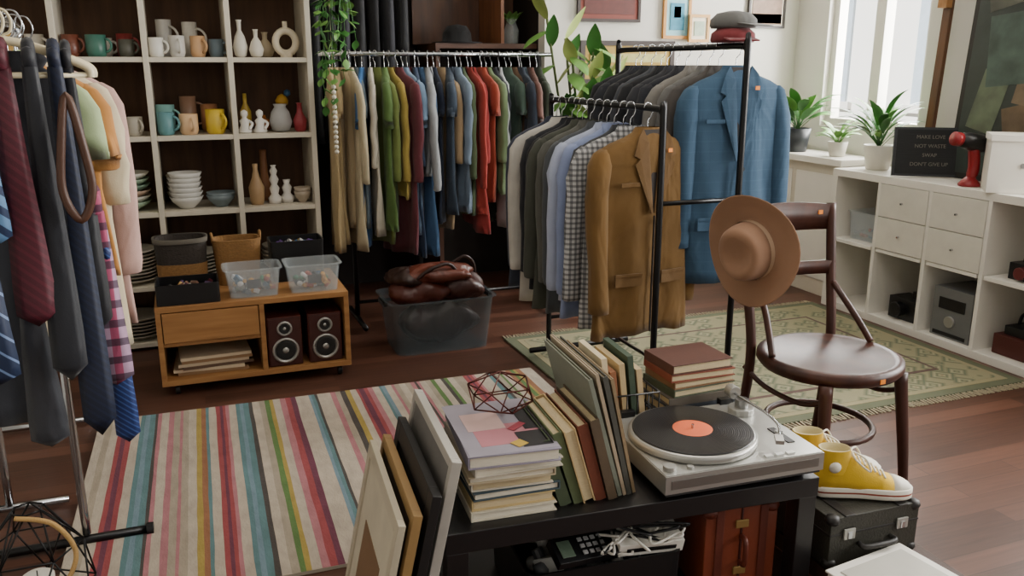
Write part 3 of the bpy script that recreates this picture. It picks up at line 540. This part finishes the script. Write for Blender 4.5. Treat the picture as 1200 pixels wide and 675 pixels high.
# ---------------- bench and things on it
BR=-.075; BO=Vector((.945,1.83,0))
def bl(x,y,z=0): return BO+Matrix.Rotation(BR,3,'Z')@Vector((x,y,z))
b=B('black_bench'); BT=M('#131112',.4,var=.1,bmp=.04); w_,d_,tz=.94,.56,.42
b.box((0,0,tz-.025),(w_,d_,.05),BT)
for sx in (-1,1):
    for sy in (-1,1): b.box((sx*(w_/2-.027),sy*(d_/2-.027),(tz-.05)/2),(.05,.05,tz-.05),BT)
b.box((0,0,.09),(w_-.11,d_-.08,.02),BT)
b.done(tuple(BO),(0,0,BR),bevel=.002)
def put(b,x,y,z=.4205,rot=0,**k): return b.done(tuple(bl(x,y,z)),(0,0,BR+rot),**k)
b=B('stack_of_hardcover_books'); z=0
spec=[(.20,.27,.022,'#d0c8b4','-x'),(.195,.26,.024,'#bfa878','-x'),(.205,.27,.020,'#3a4a52','+x'),(.19,.26,.024,'#d0c8b8','-x'),(.20,.27,.018,'#b8a98c','+x'),(.205,.275,.022,'#c8c0b0','-x'),(.21,.30,.030,'#8d8796','-x')]
for w,d,h,c,s_ in spec:
    book(b,(random.uniform(-.008,.008),random.uniform(-.008,.008),z+h/2),(w,d,h),M(c,.6,var=.2,bmp=.05),PAGEW if h!=.024 else PAGE,s_,random.uniform(-.05,.05)); z+=h+.0005
for (x,y,w,d,c,rt) in [(0,0,.205,.295,'#96909c',0),(.01,-.05,.15,.11,'#b87882',0),(-.03,.03,.09,.1,'#c8a8a4',0),(.06,-.09,.07,.08,'#1c1a1e',0),(.075,.02,.04,.12,'#1c1a1e',0),(.02,-.11,.03,.03,'#c0a040',.5),(.04,-.02,.05,.02,'#a03a4a',.7)]:
    z+=.0004; b.box((x,y,z-.0002),(w,d,.0006),M(c,.5,bmp=0),(0,0,rt))
Zs=z
put(b,-.305,-.11,bevel=.0006)
b=B('wire_geometric_ornament'); bm=bmesh.new(); bmesh.ops.create_icosphere(bm,subdivisions=1,radius=.088); WM=M('#5a2c26',.35,metal=.6,bmp=0)
for e in bm.edges: b.tube([(v.co.x,v.co.y,v.co.z*.60) for v in e.verts],.0018,WM,6)
bm.free(); put(b,-.28,-.05,.4205+Zs+.0545,.4)
b=B('row_of_upright_books')
def up(x,t,h,d,c,lean,y=0,pg=PAGE,spine='-y'):
    T=Matrix.Translation((x,y,0))@Matrix.Rotation(lean,4,'Y'); cv=M(c,.65,var=.25,bmp=.1); k=.003
    b.box((-t/2+k/2,0,h/2),(k,d,h),cv,T=T); b.box((t/2-k/2,0,h/2),(k,d,h),cv,T=T); sp=-d/2+k/2 if spine=='-y' else d/2-k/2
    b.box((0,sp,h/2),(t-2*k,k,h),cv,T=T); b.box((0,0 ,h/2),(t-2*k,d-2*k-.004,h-.012),pg,T=T)
up(-.095,.028,.175,.22,'#3f4a33',-.32,-.05); up(-.064,.022,.19,.22,'#55603f',-.30,-.05); up(-.038,.028,.195,.22,'#c0a678',-.28,-.055,spine='+y'); up(-.008,.026,.20,.22,'#6a3420',-.26,-.05); up(.020,.022,.21,.23,'#5a4a38',-.25,-.05)
up(.042,.010,.31,.31,'#7b8072',-.27,.0); up(.054,.008,.32,.31,'#a99880',-.25,.0); up(.066,.012,.31,.31,'#4c4b44',-.23,.0); up(.080,.008,.30,.30,'#8f7a5c',-.22,.0)
put(b,-.08,-.07)
b=B('wire_file_basket')
for x in (-.11,.11):
    for z in (.0,.06,.12): b.tube([(x,-.10,z+.004),(x,.10,z+.004)],.0025,BLKM,6)
    for k in range(6): b.tube([(x,-.1+k*.04,.004),(x,-.1+k*.04,.124)],.002,BLKM,6)
for y in (-.10,.10):
    for z in (0,.06,.12): b.tube([(-.11,y,z+.004),(.11,y,z+.004)],.0025,BLKM,6)
    for k in range(8): b.tube([(-.11+k*.0314,y,.004),(-.11+k*.0314,y,.124)],.002,BLKM,6)
for k in range(7): b.box((-.085+k*.025,0,.10+.01*(k%3)),(.016,.17,.18+.02*(k%3)),M(['#b9a27c','#5a6a70','#cdbf9f','#8a5a3c','#b9a47c','#3a4a3a'][k%6],.7,var=.2),(0,-.12,0))
put(b,.09,.165)
b=B('stack_of_old_books'); z=0
for w,d,h,c in [(.235,.17,.035,'#3f454d'),(.23,.165,.03,'#30363e'),(.22,.165,.024,'#5a5248'),(.205,.16,.022,'#4a5240'),(.20,.155,.02,'#7a5a3c'),(.205,.16,.022,'#7a3c28'),(.195,.155,.028,'#4c2a1e')]:
    book(b,(random.uniform(-.008,.008),0,z+h/2),(w,d,h),M(c,.65,var=.25,bmp=.1),PAGE,'-y' if z<.08 else '-x',random.uniform(-.05,.05)); z+=h+.0005
put(b,.345,.175,rot=.1,bevel=.0006)
b=B('record_player'); cx=.05; cy=0
b.box((cx,cy,.045),(.43,.35,.045),SILV); b.box((cx,cy,.0185),(.42,.34,.008),M('#2a2a2a',.5)); b.box((cx,-.1755,.045),(.40,.002,.022),M('#8a8a86',.3,metal=.8,bmp=0))
for sx in (-1,1):
    for sy in (-1,1): b.cyl((cx+sx*.17,sy*.13,.0075),.02,.015,BLK)
b.box((cx,cy,.0685),(.425,.345,.002),M('#b0b0ab',.35,metal=.65,bmp=0))
b.lathe([(.152,.0695),(.16,.072),(.162,.084),(.158,.09),(.15,.0905)],SILV,seg=64)
def vinyl():
    m,nt,bb=_new('vinyl_grooves'); bb.inputs['Base Color'].default_value=(.006,.006,.007,1); bb.inputs['Roughness'].default_value=.28
    co=coords(nt); wv=nt.nodes.new('ShaderNodeTexWave'); wv.wave_type='RINGS'; wv.rings_direction='Z'; wv.inputs['Scale'].default_value=60; nt.links.new(co,wv.inputs['Vector']); bump(nt,bb,wv.outputs['Fac'],.35,.001); return m
b.lathe([(.15,.0907),(.1515,.092),(.15,.0935),(.147,.0932),(.055,.0932),(.052,.0937)],vinyl(),seg=64); b.lathe([(.050,.0938),(.050,.0944),(.01,.0944)],M('#d8643a',.5,bmp=0),seg=40); b.cyl((0,0,.099),.0035,.012,CHR)
b.cyl((.205,.10,.078),.035,.018,SILV); b.cyl((.205,.10,.095),.018,.03,M('#8a8a88',.3,metal=.8,bmp=0)); b.cyl((.207,.15,.112),.018,.03,SILV,(PI/2,0,0))
b.tube(sm([(.207,.145,.112),(.205,.10,.112),(.207,.0,.112),(.20,-.07,.108),(.175,-.115,.102)],6),.0035,CHR,8); b.box((.163,-.132,.098),(.02,.04,.01),SILV,(0,0,-.5))
b.box((.22,-.06,.0705),(.02,.09,.003),BLK); b.box((.22,-.05,.075),(.016,.012,.008),SILV); b.cyl((-.14,-.145,.075),.016,.012,SILV); b.cyl((-.09,-.152,.0725),.008,.007,SILV)
for k in range(3): b.box((.12+k*.03,-.155,.0715),(.02,.012,.004),M('#d8d8d4',.3,bmp=0))
for sx in (-1,1): b.box((cx+sx*.15,.172,.075),(.04,.02,.02),BLK)
put(b,.205,-.115,.4205,.02,bevel=.0025)
b=B('gadget_crate'); openbox(b,.40,.34,.15,.006,BLK,.97,.12); junk(b,.30,.26,.10,60,['#2a2a2c','#d8d6d0','#55585c','#1a1a1a','#a8a8a4'],.05)
put(b,-.07,-.07,.1005)
b=B('tangle_of_white_cables')
for k in range(10):
    r=random.Random(k+3); b.tube(sm([(r.uniform(-.12,.14),r.uniform(-.12,.06),r.uniform(0,.075)) for _ in range(7)],8),.0035,WHITE if k<7 else BLK,6)
put(b,.0,-.13,.262)
b=B('cordless_phone'); b.box((0,0,.012),(.17,.07,.024),BLK)
for i in range(4):
    for j in range(3): b.box((-.01+i*.018,-.018+j*.018,.027),(.012,.010,.004),M('#9a9a9a',.4))
b.box((-.055,0,.026),(.035,.045,.002),M('#5a6a5a',.3)); b.done(tuple(bl(-.12,-.2,.272)),(.45,.08,.1),bevel=.003)
b=B('white_router'); b.box((0,0,.02),(.17,.11,.035),WHITE); b.box((0,-.056,.02),(.13,.002,.012),BLK); b.done(tuple(bl(.05,-.17,.262)),(.25,.05,-.1),bevel=.004)
LE=M('#74351f',.42,var=.3,scale=6,bmp=.2,bs=80,coat=.1)
def suitcase(name,w,d,h,m,trim,loc,rot):
    b=B(name); b.box((0,0,h/2-.003),(w,d,h-.012),m); b.box((0,0,h*.62),(w+.003,d+.003,.006),trim)
    for sx in (-1,1):
        for sy in (-1,1):
            for z in (.012,h-.018): b.lathe([(.004,-.014),(.016,-.01),(.02,0),(.016,.01),(.004,.014)],trim,(sx*(w/2-.012),sy*(d/2-.012),z),12)
    for sx in (-.3,.3):
        b.box((sx*w,-d/2-.004,h*.62),(.035,.006,.03),SILV); b.box((sx*w,-d/2-.008,h*.6),(.014,.004,.02),CHR)
        b.box((sx*w,0,h-.0075),(.03,d+.004,.004),trim)
    b.tube(sm([(-.05,-d/2-.002,h*.4),(-.045,-d/2-.025,h*.4),(.045,-d/2-.025,h*.4),(.05,-d/2-.002,h*.4)],6),.007,trim,8)
    return b.done(loc,rot,bevel=.006)
b=B('brown_leather_suitcase'); b.box((-.050,0,.122),(.096,.28,.244),LE); b.box((.050,0,.122),(.096,.28,.244),LE); b.box((0,0,.122),(.006,.284,.246),M('#3a140c',.5))
for sx in (-1,1):
    for sy in (-1,1):
        for z in (.012,.232): b.lathe([(.004,-.016),(.018,-.012),(.022,0),(.018,.012),(.004,.016)],M('#5a2414',.5),(sx*.084,sy*.128,z),12)
for y in (-.06,.07): b.box((0,-.142,.125+y),(.035,.006,.022),M('#a08450',.4,metal=.6))
b.tube(sm([(0,-.141,.09),(0,-.165,.095),(0,-.165,.155),(0,-.141,.16)],6),.007,M('#5a2414',.5),8)
for x in (-.06,.06): b.box((x,-.1415,.122),(.022,.005,.236),M('#5a2414',.6))
b.done(tuple(bl(.30,-.09,.1015)),(0,0,BR-.05),bevel=.008)
suitcase('dark_brown_suitcase',.32,.66,.15,M('#3a2418',.6,bmp=.3),M('#5a3422',.5),(1.61,1.58,.003),(0,0,-.03))
suitcase('vintage_black_suitcase',.28,.40,.15,M('#2b2a22',.6,var=.35,scale=30,bmp=.5),M('#151210',.5),(1.59,1.71,.153),(0,0,-.03))
b=B('white_plastic_case'); b.box((0,0,.02),(.26,.18,.036),WHITE); b.box((0,0,.0405),(.27,.19,.006),WHITE); b.box((0,0,.0445),(.22,.14,.004),M('#b5b2a8',.5)); b.box((0,-.096,.022),(.05,.006,.012),M('#8a8880',.5)); b.done((1.535,1.385,.1515),(0,0,.12),bevel=.003)
def sneaker(loc,rz,c='#cfa824'):
    b=B('yellow_high_top_sneaker'); Y=fab(c,var=.15,fold=.25); Wt=M('#ddd8ca',.6,bmp=.03)
    def outline(s,z):
        P=[(0,-.03),(.05,-.034),(.11,-.034),(.17,-.042),(.22,-.043),(.255,-.03),(.268,0),(.255,.03),(.22,.042),(.17,.040),(.11,.033),(.05,.034),(0,.03),(-.012,0)]
        return [(p.x,p.y,z) for p in sm([(.13+(x-.13)*s,y*s,z) for x,y in P],3,True)]
    b.loft([outline(.97,0),outline(1,.004),outline(1.0,.028),outline(.96,.031)],Wt); b.loft([outline(1.004,.013),outline(1.004,.018)],M('#8a3a2a',.5),False,False)
    rs=[]
    for x,w,h in [(.264,.010,.028),(.258,.024,.038),(.245,.034,.046),(.225,.039,.054),(.205,.040,.059),(.17,.038,.070),(.14,.036,.088),(.11,.034,.108),(.085,.033,.120),(.04,.032,.12),(.0,.028,.10),(-.008,.018,.07)]:
        rs.append([(x,w*pw(math.cos(PI*i/13),.75),.02+(h-.02)*abs(math.sin(PI*i/13))**.8) for i in range(14)])
    b.loft(rs[4:],Y); b.loft(rs[:5],Wt)
    b.loft([ring(.04,0,z,.048-.05*(z-.07),.033,24,e=.9) for z in (.07,.1,.12,.135,.142)],Y,False,False); b.loft([ring(.04,0,.142,.0444,.033,24,e=.9),ring(.04,0,.142,.041,.029,24,e=.9),ring(.04,0,.125,.038,.027,24,e=.9)],M('#b8a878',.8),False,True)
    for k in range(7):
        x=.182-k*.015; z=.068+k*.0095; b.tube(sm([(x,-.024,z-.008),(x-.004,0,z+.006),(x,.024,z-.008)],4),.0032,Wt,6)
    b.tube(sm([(.092,0,.13),(.12,-.03,.12),(.13,-.045,.09),(.10,-.03,.11),(.085,0,.13),(.11,.03,.13),(.13,.04,.10)],6),.0028,Wt,6)
    b.lathe([(.002,0),(.016,.001),(.017,.003),(.002,.004)],Wt,(.035,-.0325,.095),16,(PI/2,0,0))
    return b.done(loc,(0,0,rz),sc=.92)
sneaker((1.495,1.635,.3015),-.42); sneaker((1.50,1.745,.3015),-.36)
def lean(name,h,w,x0,y,ang,fc,ic,ft=.025,dp=.02,art=[]):
    b=B(name); f=M(fc,.5,bmp=.05)
    for s_ in (-1,1): b.box((0,s_*(w-ft)/2,h/2),(dp,ft,h),f)
    b.box((0,0,ft/2),(dp,w-2*ft,ft),f); b.box((0,0,h-ft/2),(dp,w-2*ft,ft),f); b.box((0,0,h/2),(dp*.4,w-2*ft,h-2*ft),M(ic,.8,bmp=.1,var=.2))
    for (yy,zz,ww,hh,c) in art: b.box((-dp*.22,yy,zz),(.003,ww,hh),M(c,.7))
    return b.done((x0,y,.004),(0,ang,BR),bevel=.0015)
lean('large_white_picture_frame',.62,.43,.358,1.765,.21,'#a8a39a','#6d6a66',ft=.02,dp=.022)
lean('black_picture_frame',.56,.43,.322,1.745,.21,'#161414','#23201e',ft=.045,dp=.02)
lean('wooden_picture_frame',.52,.42,.290,1.745,.21,'#98794c','#4a4038',ft=.025,dp=.02)
lean('stretched_canvas',.51,.43,.256,1.74,.21,'#b8ae98','#c4bba6',ft=.03,dp=.016,art=[(0,.2,.22,.3,'#7a5c40'),(.05,.1,.2,.14,'#5a4a3a')])

# ---------------- left foreground rack
b=B('chrome_clothes_rack'); rx=-.37
b.tube(sm([(rx,2.60,.04),(rx,2.60,.6),(rx,2.60,1.2),(rx,2.60,1.46),(rx,2.56,1.5),(rx,2.3,1.5),(rx,1.5,1.5),(rx,1.1,1.5),(rx,1.05,1.46),(rx,1.05,1.2),(rx,1.05,.04)],5),.012,CHR,10)
for q in (2.60,1.05): b.tube([(-.66,q,.02),(-.20,q,.02)],.014,BLKM,10); b.cyl((-.195,q,.02),.02,.02,BLK,(0,PI/2,0))
b.done()
for i,(c,L,q,W) in enumerate([('#a3b488',.55,2.30,.35),('#b0793e',.62,2.37,.37),('#c4b698',.84,2.44,.38),('#b8968c',.80,2.51,.38)]): garment('hanging_blouse',(rx+.01*i,q,1.5),.1+random.uniform(-.05,.05),fab(c),W=W,L=L,th=.025,sl=[.16,.2,.3,.5][i],seed=90+i,amp=.008)
garment('hanging_dark_vest',(rx+.045,2.235,1.5),.12,fab('#14151c'),W=.24,L=.66,th=.026,sl=0,seed=99,amp=.005,hk='#cdbb95')
garment('hanging_grey_trousers',(rx-.05,2.17,1.5),.12,fab('#2e3036'),W=.15,L=.92,th=.022,sl=0,seed=98,amp=.005,hk='#cdbb95')
for q in (2.10,2.20):
    b=B('cream_plastic_hanger'); m=M('#d8cba8',.4)
    b.tube(sm([(-.17,0,-.125),(-.16,0,-.10),(-.06,0,-.06),(0,0,-.048),(.06,0,-.06),(.16,0,-.10),(.17,0,-.125)],6),.009,m,8); b.tube([(-.165,0,-.12),(.165,0,-.12)],.006,m,8); b.tube(sm([(0,0,-.05),(0,0,-.036),(.014,0,-.028),(.019,0,-.005),(.008,0,.0165),(-.012,0,.0165),(-.0185,0,0)],4),.003,m,6); b.done((rx+.03,q,1.5),(0,0,.15 if q<2.15 else -.1))
def tie(x,q,z,L,w,m,rz=.05):
    b=B('necktie'); n=16; vs=[];fs=[]
    for i in range(n+1):
        t=i/n; ww=w*(.42+.58*min(1,t*1.15)); yy=.012*math.sin(t*6+x*30); zz=-L*t*.95
        vs+=[(-ww/2,yy,zz),(-ww/4,yy-.005,zz),(ww/4,yy-.005,zz),(ww/2,yy,zz),(ww/4,yy+.004,zz),(-ww/4,yy+.004,zz)]
    for i in range(n):
        a=i*6
        for j in range(6): fs.append((a+j,a+(j+1)%6,a+6+(j+1)%6,a+6+j))
    a=n*6; vs.append((0,vs[a][1],-L)); 
    for j in range(6): fs.append((a+j,a+(j+1)%6,a+6))
    b.add(vs,fs,m,True); b.tube(sm([(0,.0,.0),(0,-.01,.02),(0,.0,.03),(0,.018,.02),(0,.022,-.3)],5),w*.18,m,8)
    return b.done((x,q,z),(0,0,rz))
ZR=1.398
tie(-.375,2.00,ZR,.36,.06,diag('tie_blue_stripe','#5a80a8','#1c2c4c',30,.45)); tie(-.325,2.03,ZR,.55,.08,diag('tie_maroon','#481220','#571828',60,.4))
tie(-.405,1.99,1.10,.36,.08,diag('tie_navy','#1a2844','#6a80a8',30,.15)); tie(-.235,2.09,ZR,.84,.07,diag('tie_deep_navy','#11192e','#151f38',70,.4)); tie(-.215,2.12,ZR,.60,.06,fab('#0f1118',rough=.6))
tie(-.195,2.13,1.08,.42,.08,plaid('pink_plaid','#a888a0','#98204a','#2a2030',22,.4,amt=.8)); tie(-.185,2.15,.96,.46,.055,diag('tie_dots','#1a2c60','#3a5490',90,.3)); tie(-.275,2.04,ZR,.68,.07,fab('#10131c',rough=.6)); tie(-.34,2.06,.98,.43,.08,fab('#2b2d33',rough=.6))
b=B('brown_leather_belt'); b.tube(sm([(0,0,.0),(-.02,-.01,-.10),(-.028,-.01,-.20),(0,-.01,-.26),(.028,-.01,-.20),(.02,-.01,-.10)],6,True),.009,M('#4a2c1c',.5),8,True); b.done((-.215,2.03,1.34),(0,0,.1))
b=B('chrome_clothes_rack'); 
b.tube(sm([(-.62,3.58,.03),(-.62,3.58,.8),(-.62,3.58,1.46),(-.62,3.54,1.5),(-.62,3.2,1.5),(-.62,2.95,1.5),(-.62,2.9,1.46),(-.62,2.9,.8),(-.62,2.9,.03)],5),.012,CHR,10)
for q in (3.60,2.9): b.tube([(-.95,q,.02),(-.45 if q<3 else -.30,q,.02)],.012,CHR,10)
b.done()
mass=B('row_of_hanging_coats')
for i in range(6): garment('g',(-.62,2.98+i*.09,1.5),0,fab(['#20222a','#3a2a2c','#1c2438'][i%3]),W=.4,L=.9,th=.035,sl=.55,seed=60+i,into=mass)
mass.done()
b=B('wire_lantern'); n=6
def rg(r,z,o=0): return [(r*math.cos(2*PI*(i+o)/n),r*math.sin(2*PI*(i+o)/n),z) for i in range(n)]
R0,R1,R2,R3=rg(.08,.004),rg(.135,.14,.5),rg(.11,.28),rg(.035,.38,.5)
for i in range(n):
    j=(i+1)%n
    for a_,b_2 in ((R0[i],R0[j]),(R1[i],R1[j]),(R2[i],R2[j]),(R3[i],R3[j]),(R0[i],R1[i]),(R0[j],R1[i]),(R1[i],R2[i]),(R1[i],R2[j]),(R2[i],R3[i]),(R2[j],R3[i])): b.tube([a_,b_2],.0024,BLKM,6)
b.lathe([(.035,.004),(.037,.006),(.037,.20),(.03,.205),(.004,.20)],WHITE); b.tube([(0,0,.20),(0,0,.215)],.0015,BLK)
b.tube(sm([(-.02,-.04,.38),(.06,-.06,.36),(.10,-.07,.28),(.06,-.10,.21),(-.02,-.12,.20),(-.08,-.10,.24),(-.09,-.09,.32)],8),.006,M('#b8945c',.9,bmp=.8,bs=200),8)
b.lathe([(.082,.0),(.082,.003)],BLKM,seg=6); b.done((-.42,2.12,.001))

# ---------------- lights / world / camera
wd=bpy.data.worlds.new('World'); bpy.context.scene.world=wd; wd.use_nodes=True
bg=wd.node_tree.nodes['Background']; bg.inputs[0].default_value=(1,.98,.95,1); bg.inputs[1].default_value=.60
def area(name,loc,rot,sx,sy,e,c=(1,.97,.92)):
    l=bpy.data.lights.new(name,'AREA'); l.shape='RECTANGLE'; l.size=sx; l.size_y=sy; l.energy=e; l.color=c
    o=bpy.data.objects.new(name,l); bpy.context.scene.collection.objects.link(o); o.location=loc; o.rotation_euler=rot
for i,(q0,q1,z0,z1) in enumerate(wins):
    area('window_daylight_%d'%(i+1),(4.25,(q0+q1)/2,(z0+z1)/2+.1),(0,PI/2,0),z1-z0,q1-q0,[165,170,140][i],(1,.98,.95))  # area lamp outside each opening; the last two serve the added windows
area('added_ceiling_fill',(1.3,2.2,2.85),(0,0,0),1.2,1.2,20,(1,.94,.86))  # added area lamp for soft fill from above, no fixture modelled
sl_=bpy.data.lights.new('sun_on_facade','SUN'); sl_.energy=12; sl_.angle=.02; so=bpy.data.objects.new('sun_on_facade',sl_); bpy.context.scene.collection.objects.link(so); so.rotation_euler=(0,math.radians(-55),0); so.location=(0,0,8)
cam=bpy.data.cameras.new('cam'); cam.sensor_width=36; cam.lens=30; cam.clip_start=.05
co=bpy.data.objects.new('camera',cam); bpy.context.scene.collection.objects.link(co); co.location=(0,0,1.4); co.rotation_euler=(math.radians(75.4),0,math.radians(-21)); bpy.context.scene.camera=co
